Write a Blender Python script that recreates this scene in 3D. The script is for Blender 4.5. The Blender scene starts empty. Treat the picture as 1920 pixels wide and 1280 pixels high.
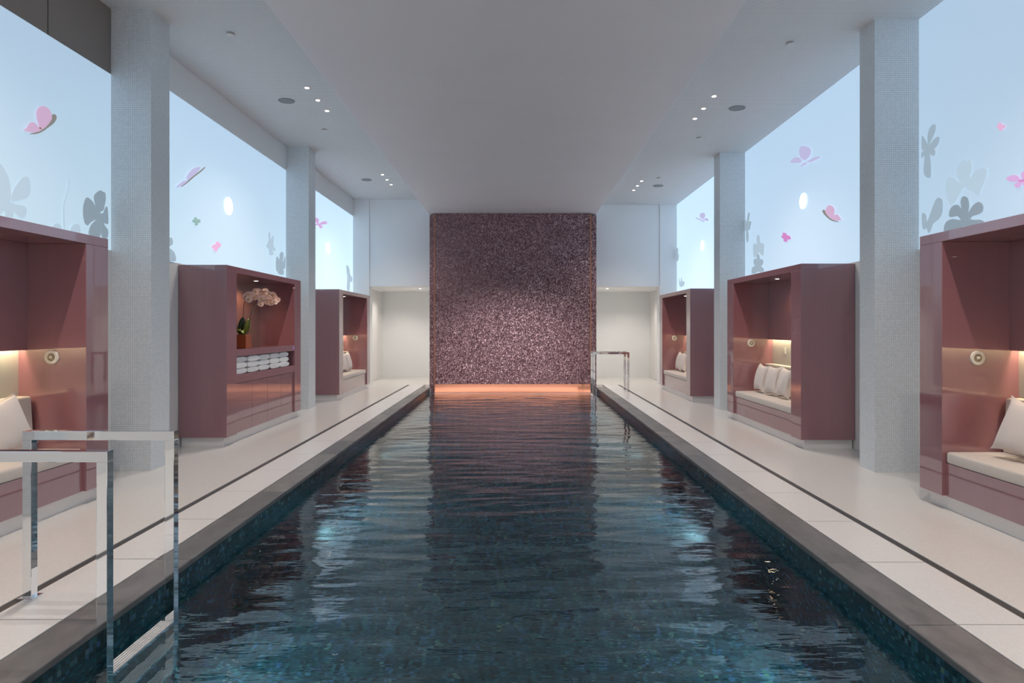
import bpy, bmesh, math, random
from mathutils import Vector, Matrix, noise
random.seed(7)
SC = bpy.context.scene
COL = SC.collection

# ------------------------------------------------------------------ camera
cd = bpy.data.cameras.new('camera'); cam = bpy.data.objects.new('camera', cd); COL.objects.link(cam)
cam.location = (0, 0, 1.5); cam.rotation_euler = (math.radians(90), 0, 0)
cd.sensor_width = 36; cd.lens = 24; cd.shift_x = -8/1920; cd.shift_y = -26/1920; cd.clip_end = 200
SC.camera = cam
# ------------------------------------------------------------------ world, exposure
w = bpy.data.worlds.new('world'); SC.world = w; w.use_nodes = True
w.node_tree.nodes['Background'].inputs[0].default_value = (.55, .62, .7, 1)
w.node_tree.nodes['Background'].inputs[1].default_value = .3
SC.view_settings.view_transform = 'Standard'; SC.view_settings.look = 'None'
SC.view_settings.gamma = 1; SC.view_settings.use_curve_mapping = False
SC.view_settings.exposure = 0.12
SC.cycles.max_bounces = 9; SC.cycles.diffuse_bounces = 5; SC.cycles.glossy_bounces = 5
SC.cycles.transmission_bounces = 6; SC.cycles.sample_clamp_indirect = 4; SC.cycles.blur_glossy = .3

# light levels
SCREEN = 0.76          # luminance of the backlit panels
SPOT = 105              # deck downlights, W
NICHE_SPOT = 10       # lamp in each niche, W
LED = 45              # strip behind each backrest
POOL_LAMP = 55         # underwater lamps, W
WALL_WASH = 1.3         # added uplight on the mosaic wall, W
WALL_FILL = 1050        # extra spots added to brighten the mosaic wall, W
WARM = (1, .69, .40); DECK = (1, .90, .82); COOL = (.58, .78, .92)

# ------------------------------------------------------------------ materials
def mat(name, col, rough=.5, metal=0, coat=0, ior=1.5, emit=None, es=0, trans=0, coat_ior=1.5, coat_rough=.02, spec=.5):
    m = bpy.data.materials.new(name); m.use_nodes = True
    b = m.node_tree.nodes['Principled BSDF']; i = b.inputs
    i['Base Color'].default_value = (*col, 1); i['Roughness'].default_value = rough; i['Metallic'].default_value = metal
    i['IOR'].default_value = ior; i['Coat Weight'].default_value = coat; i['Coat IOR'].default_value = coat_ior
    i['Coat Roughness'].default_value = coat_rough; i['Transmission Weight'].default_value = trans
    i['Specular IOR Level'].default_value = spec
    if emit: i['Emission Color'].default_value = (*emit, 1); i['Emission Strength'].default_value = es
    return m
class NT:
    def __init__(s, m): s.t = m.node_tree; s.b = s.t.nodes['Principled BSDF']
    def n(s, kind, **kw):
        n = s.t.nodes.new(kind)
        for k, v in kw.items(): setattr(n, k, v)
        return n
    def l(s, a, b): s.t.links.new(a, b)
    def math(s, op, a, b=None, c=None):
        n = s.n('ShaderNodeMath', operation=op)
        for k, v in enumerate((a, b, c)):
            if v is None: continue
            if isinstance(v, (int, float)): n.inputs[k].default_value = v
            else: s.l(v, n.inputs[k])
        return n.outputs[0]
    def vmath(s, op, a, b=None, out=0):
        n = s.n('ShaderNodeVectorMath', operation=op)
        for k, v in enumerate((a, b)):
            if v is None: continue
            if isinstance(v, tuple): n.inputs[k].default_value = v
            else: s.l(v, n.inputs[k])
        return n.outputs[out]
    def geo(s):
        g = s.n('ShaderNodeNewGeometry'); return g.outputs['Position'], g.outputs['Normal']
    def mix(s, f, a, b):
        n = s.n('ShaderNodeMix', data_type='RGBA')
        for k, v in ((0, f), (6, a), (7, b)):
            if isinstance(v, (int, float)): n.inputs[k].default_value = v
            elif isinstance(v, tuple): n.inputs[k].default_value = (*v, 1)
            else: s.l(v, n.inputs[k])
        return n.outputs[2]
    def noise(s, vec, scale, detail=3, rough=.5, out=0):
        n = s.n('ShaderNodeTexNoise'); n.inputs['Scale'].default_value = scale; n.inputs['Detail'].default_value = detail
        n.inputs['Roughness'].default_value = rough; s.l(vec, n.inputs['Vector']); return n.outputs[out]
    def ramp(s, f, stops):
        n = s.n('ShaderNodeValToRGB'); e = n.color_ramp.elements
        while len(e) < len(stops): e.new(.5)
        for k, (p, c) in enumerate(stops): e[k].position = p; e[k].color = (*c, 1)
        s.l(f, n.inputs[0]); return n.outputs[0]
    def bump(s, h, strength, dist):
        n = s.n('ShaderNodeBump'); n.inputs['Strength'].default_value = strength; n.inputs['Distance'].default_value = dist
        s.l(h, n.inputs['Height']); s.l(n.outputs[0], s.b.inputs['Normal'])
    def grid(s, pitch, joint):
        """1 in the joints of a square grid lying in whichever plane the face has"""
        p, nrm = s.geo(); q = s.vmath('SCALE', p); q.node.inputs['Scale'].default_value = 1/pitch
        f = s.vmath('FRACTION', q); a = s.vmath('ABSOLUTE', nrm)
        sf = s.n('ShaderNodeSeparateXYZ'); s.l(f, sf.inputs[0]); sa = s.n('ShaderNodeSeparateXYZ'); s.l(a, sa.inputs[0])
        r = None
        for k in range(3):
            v = s.math('MULTIPLY', s.math('LESS_THAN', sf.outputs[k], joint), s.math('LESS_THAN', sa.outputs[k], .7))
            r = v if r is None else s.math('MAXIMUM', r, v)
        return r, s.vmath('FLOOR', q)

def plaster(name, col):
    m = mat(name, col, .6); t = NT(m); p, _ = t.geo()
    f = t.noise(p, 1.3); t.l(t.mix(f, tuple(c*.97 for c in col), tuple(min(1, c*1.03) for c in col)), t.b.inputs['Base Color'])
    return m
M = {}
M['white'] = plaster('white_plaster', (.86, .88, .89))
M['ceil'] = plaster('ceiling_plaster', (.80, .80, .84))
M['wallside'] = mat('satin_white_panel', (.80, .79, .78), .25)
def mosaic(name, col, groutc, pitch, joint, rough=.3, var=.05):
    m = mat(name, col, rough); t = NT(m); g, cell = t.grid(pitch, joint)
    wn = t.n('ShaderNodeTexWhiteNoise'); t.l(cell, wn.inputs['Vector'])
    c = t.mix(wn.outputs['Value'], tuple(x*(1-var) for x in col), tuple(min(1, x*(1+var)) for x in col))
    t.l(t.mix(g, c, groutc), t.b.inputs['Base Color']); t.bump(g, -.4, .002); return m
M['colmos'] = mosaic('white_glass_mosaic', (.77, .82, .85), (.54, .58, .60), .022, .14)
M['deck'] = mosaic('pale_floor_mosaic', (.80, .77, .73), (.66, .63, .60), .015, .12, .22, .03)
M['decktile'] = mosaic('pale_deck_tile', (.84, .81, .78), (.72, .69, .67), .015, .12, .3, .03)
def perf():
    m = mat('perforated_ceiling', (.82, .83, .83), .6); t = NT(m); p, _ = t.geo()
    q = t.vmath('SCALE', p); q.node.inputs['Scale'].default_value = 1/.026
    f = t.vmath('SUBTRACT', t.vmath('FRACTION', q), (.5, .5, .5)); d = t.vmath('LENGTH', t.vmath('MULTIPLY', f, (1, 1, 0)), out=1)
    t.l(t.mix(t.math('LESS_THAN', d, .29), (.84, .85, .85), (.36, .37, .37)), t.b.inputs['Base Color']); return m
M['perf'] = perf()
def slate():
    m = mat('grey_slate', (.12, .11, .11), .42); t = NT(m); p, _ = t.geo()
    q = t.vmath('MULTIPLY', p, (3, 1.2, 3)); f = t.noise(q, 2.2, 8, .65)
    oi = t.n('ShaderNodeObjectInfo'); r = oi.outputs['Random']
    base = t.mix(r, (.15, .145, .145), (.25, .23, .22))
    t.l(t.mix(t.ramp(f, [(.36, (0, 0, 0)), (.62, (1, 1, 1))]), t.mix(.5, base, (.06, .06, .062)), base), t.b.inputs['Base Color'])
    t.bump(t.noise(p, 25, 6, .7), .35, .004); return m
M['slate'] = slate()
M['grate'] = mat('drain_slot', (.055, .05, .05), .5)
M['joint'] = mat('joint_shadow', (.10, .095, .09), .8)  # dark material of the bed below the joints
def lacquer(name, a, b):
    m = mat(name, a, .3, coat=1, coat_ior=1.95, coat_rough=.025); t = NT(m); p, _ = t.geo()
    q = t.vmath('MULTIPLY', p, (14, 14, .25)); f = t.noise(q, 1.5, 3)
    t.l(t.mix(f, a, b), t.b.inputs['Base Color']); return m
M['lacq'] = lacquer('mauve_lacquer', (.275, .112, .132), (.315, .13, .15))
M['lacqin'] = lacquer('mauve_lacquer_inside', (.28, .125, .105), (.31, .14, .12))  # same lacquer, with the warm niche light put into its colour
M['plinth'] = mat('pale_plinth', (.85, .82, .79), .3)
M['cream'] = mat('cream_glass_recess', (.72, .70, .60), .12, coat=1)
M['led'] = mat('led_strip', (.9, .8, .6), .4, emit=(1, .86, .56), es=LED)
M['lampface'] = mat('lamp_face', (1, .95, .85), .4, emit=(1, .88, .74), es=9)
M['ring'] = mat('satin_white_ring', (.72, .70, .68), .35)
M['speaker'] = mat('grey_speaker_mesh', (.30, .32, .33), .7)
M['disc'] = mat('cream_disc', (.88, .84, .74), .35)
M['discd'] = mat('brushed_disc_centre', (.42, .36, .27), .3, metal=.6)
M['glow'] = mat('round_lamp_glow', (.9, .95, .9), .4, emit=(.92, 1, .97), es=1.15)
M['chrome'] = mat('polished_steel', (.90, .91, .92), .035, metal=1)
M['copper'] = mat('copper', (.72, .33, .20), .55, metal=.7)
M['darkcopper'] = mat('dark_copper_trim', (.48, .22, .14), .4, metal=.6)
M['bronze'] = mat('bronze_tinted_panel', (.26, .22, .20), .35, coat=.4)
def fabric(name, col):
    m = mat(name, col, .9, spec=.2); t = NT(m); p, _ = t.geo()
    t.bump(t.noise(p, 260, 2), .25, .002); m.node_tree.nodes['Principled BSDF'].inputs['Sheen Weight'].default_value = .2
    return m
M['seat'] = fabric('cream_upholstery', (.70, .63, .57))
M['pillow'] = fabric('white_linen', (.76, .69, .65))
M['towel'] = fabric('white_terry', (.90, .88, .87))
M['pot'] = mat('terracotta', (.40, .10, .035), .55)
M['stem'] = mat('orchid_stem', (.07, .06, .02), .5)
M['leafd'] = mat('dark_leaf', (.022, .04, .015), .35)
M['leafg'] = mat('green_leaf', (.20, .22, .02), .35)
M['petal'] = mat('orchid_petal', (.92, .64, .55), .6)
M['lip'] = mat('orchid_lip', (.75, .38, .12), .5)
M['badge'] = mat('violet_badge', (.35, .18, .50), .4, emit=(.4, .2, .6), es=.15)

def screen_mat(name, top, bottom, z0, z1, s):
    m = mat(name, (.25, .27, .28), .35, emit=(1, 1, 1), es=s); t = NT(m); p, _ = t.geo()
    sp = t.n('ShaderNodeSeparateXYZ'); t.l(p, sp.inputs[0])
    mr = t.n('ShaderNodeMapRange'); mr.inputs['From Min'].default_value = z0; mr.inputs['From Max'].default_value = z1
    t.l(sp.outputs[2], mr.inputs[0]); t.l(t.mix(mr.outputs[0], bottom, top), t.b.inputs['Emission Color']); return m
E = {}
base_screen = (.53, .72, .90)
for k, c in dict(pale=1.07, faint=1.10, paler=.98, mid=.76, shade=.53).items():
    tint = (1.0, .98, .95)
    E[k] = mat('print_'+k, (.18, .19, .20), .5, emit=tuple(a*b for a, b in zip(base_screen, tint)), es=c*.62)
for k, c in dict(pink=(.66, .44, .64), lilac=(.56, .54, .80), rose=(.82, .48, .72), magenta=(.62, .24, .56), orchid=(.70, .44, .76),
                 green=(.30, .48, .45), taupe=(.25, .24, .22), brown=(.30, .16, .12)).items():
    E[k] = mat('print_'+k, tuple(x*.35 for x in c), .5, emit=c, es=.72)

def glitter():
    m = mat('shimmering_mosaic', (.2, .1, .12), .34, metal=.35); t = NT(m); p, nrm = t.geo()
    pitch = .021
    q = t.vmath('FLOOR', t.vmath('SCALE', p)); q.node.inputs[0].links[0].from_node.inputs['Scale'].default_value = 1/pitch
    wn = t.n('ShaderNodeTexWhiteNoise'); t.l(q, wn.inputs['Vector'])
    big = t.noise(p, 9, 4, .7)
    v = t.math('ADD', t.math('MULTIPLY', wn.outputs['Value'], .75), t.math('MULTIPLY', big, .4))
    t.l(t.ramp(v, [(.15, (.10, .042, .048)), (.6, (.22, .12, .135)), (.9, (.38, .25, .265)), (1, (.65, .48, .47))]), t.b.inputs['Base Color'])
    off = t.vmath('SUBTRACT', wn.outputs['Color'], (.5, .5, .5)); sc = t.vmath('SCALE', off); sc.node.inputs['Scale'].default_value = .55
    wob = t.vmath('SUBTRACT', t.noise(p, 30, 4, .7, out=1), (.5, .5, .5)); ws = t.vmath('SCALE', wob); ws.node.inputs['Scale'].default_value = .6
    nn = t.vmath('NORMALIZE', t.vmath('ADD', nrm, t.vmath('ADD', sc, ws)))
    t.l(nn, t.b.inputs['Normal']); return m
M['glitter'] = glitter()
def poolmos():
    m = mat('dark_pool_mosaic', (.03, .08, .09), .25); t = NT(m); g, cell = t.grid(.03, .09)
    wn = t.n('ShaderNodeTexWhiteNoise'); t.l(cell, wn.inputs['Vector'])
    c = t.ramp(wn.outputs['Value'], [(0, (.004, .014, .020)), (.4, (.008, .045, .050)), (.65, (.010, .045, .075)), (.85, (.022, .10, .10)), (.95, (.04, .10, .21)), (1, (.10, .20, .13))])
    t.l(t.mix(g, c, (.015, .05, .055)), t.b.inputs['Base Color']); return m
M['poolmos'] = poolmos()
def water():
    m = mat('pool_water', (.80, .95, .97), .0, ior=1.333, trans=1); t = NT(m); p, _ = t.geo()
    q = t.vmath('MULTIPLY', p, (2.2, 6.5, 1)); a = t.noise(q, 1.0, 3, .55)
    q2 = t.vmath('MULTIPLY', p, (7, 16, 1)); b = t.noise(q2, 1.0, 2, .5)
    t.bump(t.math('ADD', a, t.math('MULTIPLY', b, .10)), .5, .016); return m
M['water'] = water()

# ------------------------------------------------------------------ helpers
class MB:
    def __init__(s): s.bm = bmesh.new()
    def box(s, a, b, bevel=0, seg=2):
        x0, x1 = sorted((a[0], b[0])); y0, y1 = sorted((a[1], b[1])); z0, z1 = sorted((a[2], b[2]))
        return s.prism([(x0, y0), (x1, y0), (x1, y1), (x0, y1)], z0, z1, bevel, seg)
    def prism(s, pts, z0, z1, bevel=0, seg=2):
        lo = [s.bm.verts.new((x, y, z0)) for x, y in pts]; hi = [s.bm.verts.new((x, y, z1)) for x, y in pts]
        n = len(pts); fs = [s.bm.faces.new(lo[::-1]), s.bm.faces.new(hi)]
        fs += [s.bm.faces.new((lo[i], lo[(i+1) % n], hi[(i+1) % n], hi[i])) for i in range(n)]
        if bevel:
            es = {e for f in fs for e in f.edges}
            bmesh.ops.bevel(s.bm, geom=list(es), offset=bevel, segments=seg, affect='EDGES', profile=.5)
        return s
    def lathe(s, prof, c=(0, 0, 0), axis='Z', n=24):
        rings = []
        for r, h in prof:
            ring = []
            for k in range(n):
                a = 2*math.pi*k/n; u, v = r*math.cos(a), r*math.sin(a)
                P = {'Z': (u, v, h), 'X': (h, u, v), 'Y': (v, h, u)}[axis]
                ring.append(s.bm.verts.new(Vector(P)+Vector(c)))
            rings.append(ring)
        for A, B in zip(rings, rings[1:]):
            for k in range(n): s.bm.faces.new((A[k], A[(k+1) % n], B[(k+1) % n], B[k]))
        s.bm.faces.new(rings[0][::-1]); s.bm.faces.new(rings[-1]); return s
    def tube(s, pts, r, n=8):
        pts = [Vector(p) for p in pts]; rings = []
        for i, p in enumerate(pts):
            d = (pts[min(i+1, len(pts)-1)]-pts[max(i-1, 0)]).normalized()
            u = d.orthogonal().normalized() if i == 0 else (u - d*u.dot(d)).normalized()
            v = d.cross(u)
            rr = r if not isinstance(r, (list, tuple)) else r[i]
            rings.append([s.bm.verts.new(p+(u*math.cos(2*math.pi*k/n)+v*math.sin(2*math.pi*k/n))*rr) for k in range(n)])
        for A, B in zip(rings, rings[1:]):
            for k in range(n): s.bm.faces.new((A[k], A[(k+1) % n], B[(k+1) % n], B[k]))
        s.bm.faces.new(rings[0][::-1]); s.bm.faces.new(rings[-1]); return s
    def build(s, name, material, parent=None, loc=(0, 0, 0), smooth=False):
        bmesh.ops.recalc_face_normals(s.bm, faces=s.bm.faces)
        me = bpy.data.meshes.new(name); s.bm.to_mesh(me); s.bm.free()
        me.materials.append(material)
        if smooth:
            me.polygons.foreach_set('use_smooth', [True]*len(me.polygons))
            if hasattr(me, 'set_sharp_from_angle'): me.set_sharp_from_angle(angle=math.radians(40))
        o = bpy.data.objects.new(name, me); COL.objects.link(o); o.location = loc
        if parent: o.parent = parent
        return o
def tag(o, label, cat, group=None, kind=None):
    o['label'] = label; o['category'] = cat
    if group: o['group'] = group
    if kind: o['kind'] = kind
    return o
def struct(o, label=None):
    o['kind'] = 'structure'
    if label: o['label'] = label
    return o
def empty(name, loc, rz=0):
    o = bpy.data.objects.new(name, None); COL.objects.link(o); o.location = loc; o.rotation_euler = (0, 0, rz); o.empty_display_size = .1
    return o
def copy_tree(o, parent=None):
    c = o.copy(); COL.objects.link(c); c.parent = parent
    for ch in list(o.children): copy_tree(ch, c)
    return c
def lamp(name, kind, loc, power, color, parent=None, rot=(0, 0, 0), **kw):
    d = bpy.data.lights.new(name, kind); d.energy = power; d.color = color
    for k, v in kw.items(): setattr(d, k, v)
    o = bpy.data.objects.new(name, d); COL.objects.link(o); o.location = loc; o.rotation_euler = rot
    if parent: o.parent = parent
    return o

# ------------------------------------------------------------------ room shell
WATER = -.13; END = 17.8; PEND = 17.3; BACK = -3.0; PY0 = 1.2
XL, XR = -4.25, 4.18; CL, CR = 4.84, 4.70; CC = 4.40
def li(y): return -(2.10+.005*(y-3))       # pool edge, left
def lo(y): return li(y)-.225
def ri(y): return 1.975+.003*(y-3)
def ro(y): return ri(y)+.25
def dl(y): return li(y)-.645               # drain centre line
def dr(y): return ri(y)+.665
def quad(fa, fb, y0, y1): return [(fa(y0), y0), (fb(y0), y0), (fb(y1), y1), (fa(y1), y1)]
H = .03
def C(v): return lambda y: v
# deck slabs (white mosaic beyond the drain line) and what runs along the pool
fl = {}
for side, outer, d, o, i, W in (('left', -4.6, dl, lo, li, -1), ('right', 4.6, dr, ro, ri, 1)):
    b = MB()
    b.prism(quad(lambda y, d=d, W=W: d(y)+W*H, C(outer), PY0, 17.95), -.25, 0)
    b.prism(quad(lambda y, i=i, W=W: i(y)+W*.05, lambda y, d=d, W=W: d(y)+W*H, PY0, PEND), -.25, -.041)
    b.prism(quad(i, lambda y, d=d, W=W: d(y)+W*H, PEND, 17.95), -.25, -.03)
    b.prism(quad(lambda y, i=i: i(17.3), C(outer), 17.95, 21.2), -.25, 0)
    fl[side] = struct(b.build('floor', M['deck']), 'pale mosaic deck on the %s of the pool' % side)
b = MB(); b.box((-4.6, BACK-.3, -.25), (4.6, PY0, 0)); struct(b.build('floor', M['deck']))
for side, d, o, i, W, off in (('left', dl, lo, li, -1, 3.51), ('right', dr, ro, ri, 1, 3.45)):
    ys = [PY0]+[off+.92*k for k in range(-2, 20) if PY0+.1 < off+.92*k < PEND-.1]
    for y0, y1 in zip(ys, ys[1:]+[PEND]):
        g = .003
        b = MB(); b.prism([(i(y0+g), y0+g), (o(y0+g), y0+g), (o(y1-g), y1-g), (i(y1-g), y1-g)], -.04, 0, .008, 3)
        b.build('coping_stone', M['slate'], fl[side])
    ys = ys+[PEND-.02]
    ys[-1] = ys[-1] if ys[-1] < 17.3 else 17.2
    for y0, y1 in zip(ys, ys[1:-1]+[17.95]):
        g = .005
        b = MB(); e0 = lambda y: o(y)+W*.006; e1 = lambda y: d(y)-W*H
        b.prism([(e0(y0+g), y0+g), (e1(y0+g), y0+g), (e1(y1-g), y1-g), (e0(y1-g), y1-g)], -.05, 0)
        b.build('deck_tile', M['decktile'], fl[side])
    b = MB(); b.prism(quad(lambda y: d(y)-W*H, lambda y: d(y)+W*H, PY0, 17.95), -.05, -.006)
    b.build('drain_channel', M['grate'], fl[side])
    b = MB(); b.prism(quad(lambda y: d(y)-W*H, lambda y: o(y)-W*.01, PY0, 17.9), -.056, -.03)
    b.build('joint_bed', M['joint'], fl[side])
# pool basin
b = MB(); D0 = -1.45
b.box((-2.6, PY0-.3, D0-.1), (2.5, PEND+.9, D0))
b.prism(quad(lambda y: li(y)-.02, lambda y: li(y)-.06, PY0-.3, PEND+.9), D0, -.041)
b.prism(quad(lambda y: ri(y)+.02, lambda y: ri(y)+.06, PY0-.3, PEND+.9), D0, -.041)
b.box((-2.6, PY0-.3, D0), (2.5, PY0, -.06))
basin = struct(b.build('pool_basin', M['poolmos']), 'dark mosaic tiled pool basin')
# water surface with real ripples
nx, ny = 110, 640; me = bpy.data.meshes.new('water'); vs = []; fs = []
for j in range(ny+1):
    y = PY0+(PEND+.05-PY0)*j/ny
    for i in range(nx+1):
        a, c = li(y)-.03, ri(y)+.03; x = a+(c-a)*i/nx
        edge = min(1, min(x-a, c-x)/.5)
        h = noise.noise(Vector((x*1.1, y*3.4+x*.4, 0)))*.0065+(.28-abs(noise.noise(Vector((x*1.5+2, y*3.9-x*.5, 9)))))*.0085+noise.noise(Vector((x*2.6, y*6.5, 5)))*.0018
        vs.append((x, y, WATER+h*(.25+.75*edge)))
for j in range(ny):
    for i in range(nx):
        k = j*(nx+1)+i; fs.append((k, k+1, k+nx+2, k+nx+1))
me.from_pydata(vs, [], fs); me.polygons.foreach_set('use_smooth', [True]*len(fs)); me.materials.append(M['water'])
wo = bpy.data.objects.new('water', me); COL.objects.link(wo); struct(wo, 'rippling dark teal pool water')

# walls
def wall(name, a, c, m='white', label=None):
    b = MB(); b.box(a, c); return struct(b.build(name, M[m]), label)
wl = wall('wall_left', (XL-.35, BACK, 0), (XL-.06, 21.2, 5.2)); wr = wall('wall_right', (XR+.06, BACK, 0), (XR+.35, 21.2, 5.2))
def sub(parent, name, a, c, m, bevel=0):
    b = MB(); b.box(a, c, bevel); return b.build(name, M[m], parent)
wall('wall_left', (XL-.06, BACK, 0), (XL, END, 2.31), 'wallside', 'white lower wall behind the left alcoves'); wall('wall_right', (XR, BACK, 0), (XR+.06, END, 2.31), 'wallside', 'white lower wall behind the right alcoves')
wb = wall('wall_left', (XL-.06, 7.16, 4.405), (XL, END, 4.9), 'white', 'white beam above the left panels')
for y0, y1 in ((BACK, 1.6), (1.61, 3.9), (3.91, 6.19), (6.205, 7.16)):
    sub(wb, 'bronze_panel', (XL-.06, y0, 4.155), (XL-.002, y1, 4.9), 'bronze')
for nm, x0, x1, sd in (('wall_left', XL-.06, XL, 'left'), ('wall_right', XR, XR+.06, 'right')):   # unseen glowing walls added behind the camera to brighten rails and room
    m = screen_mat('backlit_glass_rear_'+sd, (.48, .67, .88), (.58, .80, .96), 2.3, 4.5, SCREEN*.88); b = MB(); b.box((x0, BACK, 2.31), (x1, 1.7, 4.15 if sd == 'left' else CR)); struct(b.build(nm, m))
wall('wall_back', (-4.6, BACK-.3, 0), (4.6, BACK, 5.2))
ip = -2.203; jp = 2.04
we = wall('wall_end', (XL-.06, END, 2.576), (ip, END+.4, 5.2))
sub(we, 'wall_panel', (jp, END, 2.576), (XR+.06, END+.4, 5.2), 'white')
sub(we, 'recess_wall', (-4.6, 20.6, -.1), (4.6, 20.8, 2.7), 'white')
sub(we, 'recess_ceiling', (XL-.06, END+.4, 2.576), (ip, 20.6, 2.7), 'white'); sub(we, 'recess_ceiling', (jp, END+.4, 2.576), (XR+.06, 20.6, 2.7), 'white')
sub(we, 'recess_side', (ip-.02, END+.2, 0), (ip+.2, 20.6, 2.6), 'white'); sub(we, 'recess_side', (jp-.2, END+.2, 0), (jp+.02, 20.6, 2.6), 'white')
sub(we, 'recess_side', (-4.6, 18.0, 0), (-4.05, 20.6, 2.6), 'wallside'); sub(we, 'recess_side', (4.02, 18.0, 0), (4.6, 20.6, 2.6), 'wallside')
# flush doors in the side walls of the recesses
for k, (x, s) in enumerate(((-4.05, 1), (4.02, -1))):
    b = MB(); b.box((x, 19.0, .02), (x+s*.02, 19.85, 2.25)); d = struct(b.build('door_%d' % (k+1), M['wallside']))
    sub(d, 'shadow_gap', (x, 19.86, .02), (x+s*.012, 19.90, 2.25), 'grate')  # dark strip, the shade of the door gap given as colour
# ceilings
wall('ceiling', (li(17)-.065, BACK, CC), (jp, END+.3, 5.3), 'ceil', 'plain dropped ceiling over the pool')
wall('ceiling', (XL-.4, BACK, CL), (li(17)-.065, END+.3, 5.3), 'perf', 'perforated ceiling strip over the left deck')
wall('ceiling', (jp, BACK, CR), (XR+.4, END+.3, 5.3), 'perf', 'perforated ceiling strip over the right deck')
# columns
for side, xs, rows in (('left', (XL-.01, -3.83), ((1.72, 2.1), (7.16, 7.54), (12.6, 13.02))), ('right', (3.72, XR+.01), ((1.65, 2.0), (7.085, 7.394), (12.47, 12.84)))):
    for y0, y1 in rows:
        b = MB(); b.box((xs[0], y0, 0), (xs[1], y1, CL if side == 'left' else CR)); o = struct(b.build('column', M['colmos']), 'white mosaic column on the %s deck' % side)
wall('column', (XL-.01, END-.03, 0), (-3.83, END+.35, CL), 'white'); wall('column', (3.74, END-.03, 0), (XR+.01, END+.35, CR), 'white')

# ------------------------------------------------------------------ backlit panels
pan = []
for side, bays in (('left', ((2.1, 7.16, 4.155), (7.54, 12.6, 4.40), (13.02, END, 4.40))), ('right', ((2.0, 7.085, CR), (7.394, 12.47, CR), (12.84, END, CR)))):
    for k, (y0, y1, zt) in enumerate(bays):
        g = (.88, 1.0, 1.28)[k]
        m = screen_mat('backlit_glass_%s_%d' % (side, k), (.48, .67, .88), (.60, .82, .97) if side == 'left' else (.56, .76, .95), 2.3, zt, SCREEN*g)
        x = XL if side == 'left' else XR; s = -1 if side == 'left' else 1
        b = MB(); b.box((x, y0, 2.31), (x+s*.05, y1, zt)); o = b.build('backlit_panel', m)
        where = (('nearest the camera', 'between the first and second columns', 'nearest the mosaic wall'))[k]
        tag(o, 'pale blue backlit wall panel, %s side, %s' % (side, where), 'light panel', 'backlit wall panels')
        if k:
            yc = (y0+y1)/2; r = .13 if side == 'left' else .115
            b = MB(); b.lathe([(r-.01, 0), (r, .004), (r, .012), (r-.012, .018)], axis='X', n=32)
            for v in b.bm.verts: v.co.x *= -s
            z = 3.29 if side == 'left' else 3.34
            o = b.build('round_wall_lamp', M['glow'], loc=(x-s*.002, yc, z))
            tag(o, 'round cream lamp set in the %s %s backlit panel' % (('middle', 'far')[k-1], side), 'lamp', 'round lamps in the panels')

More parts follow.
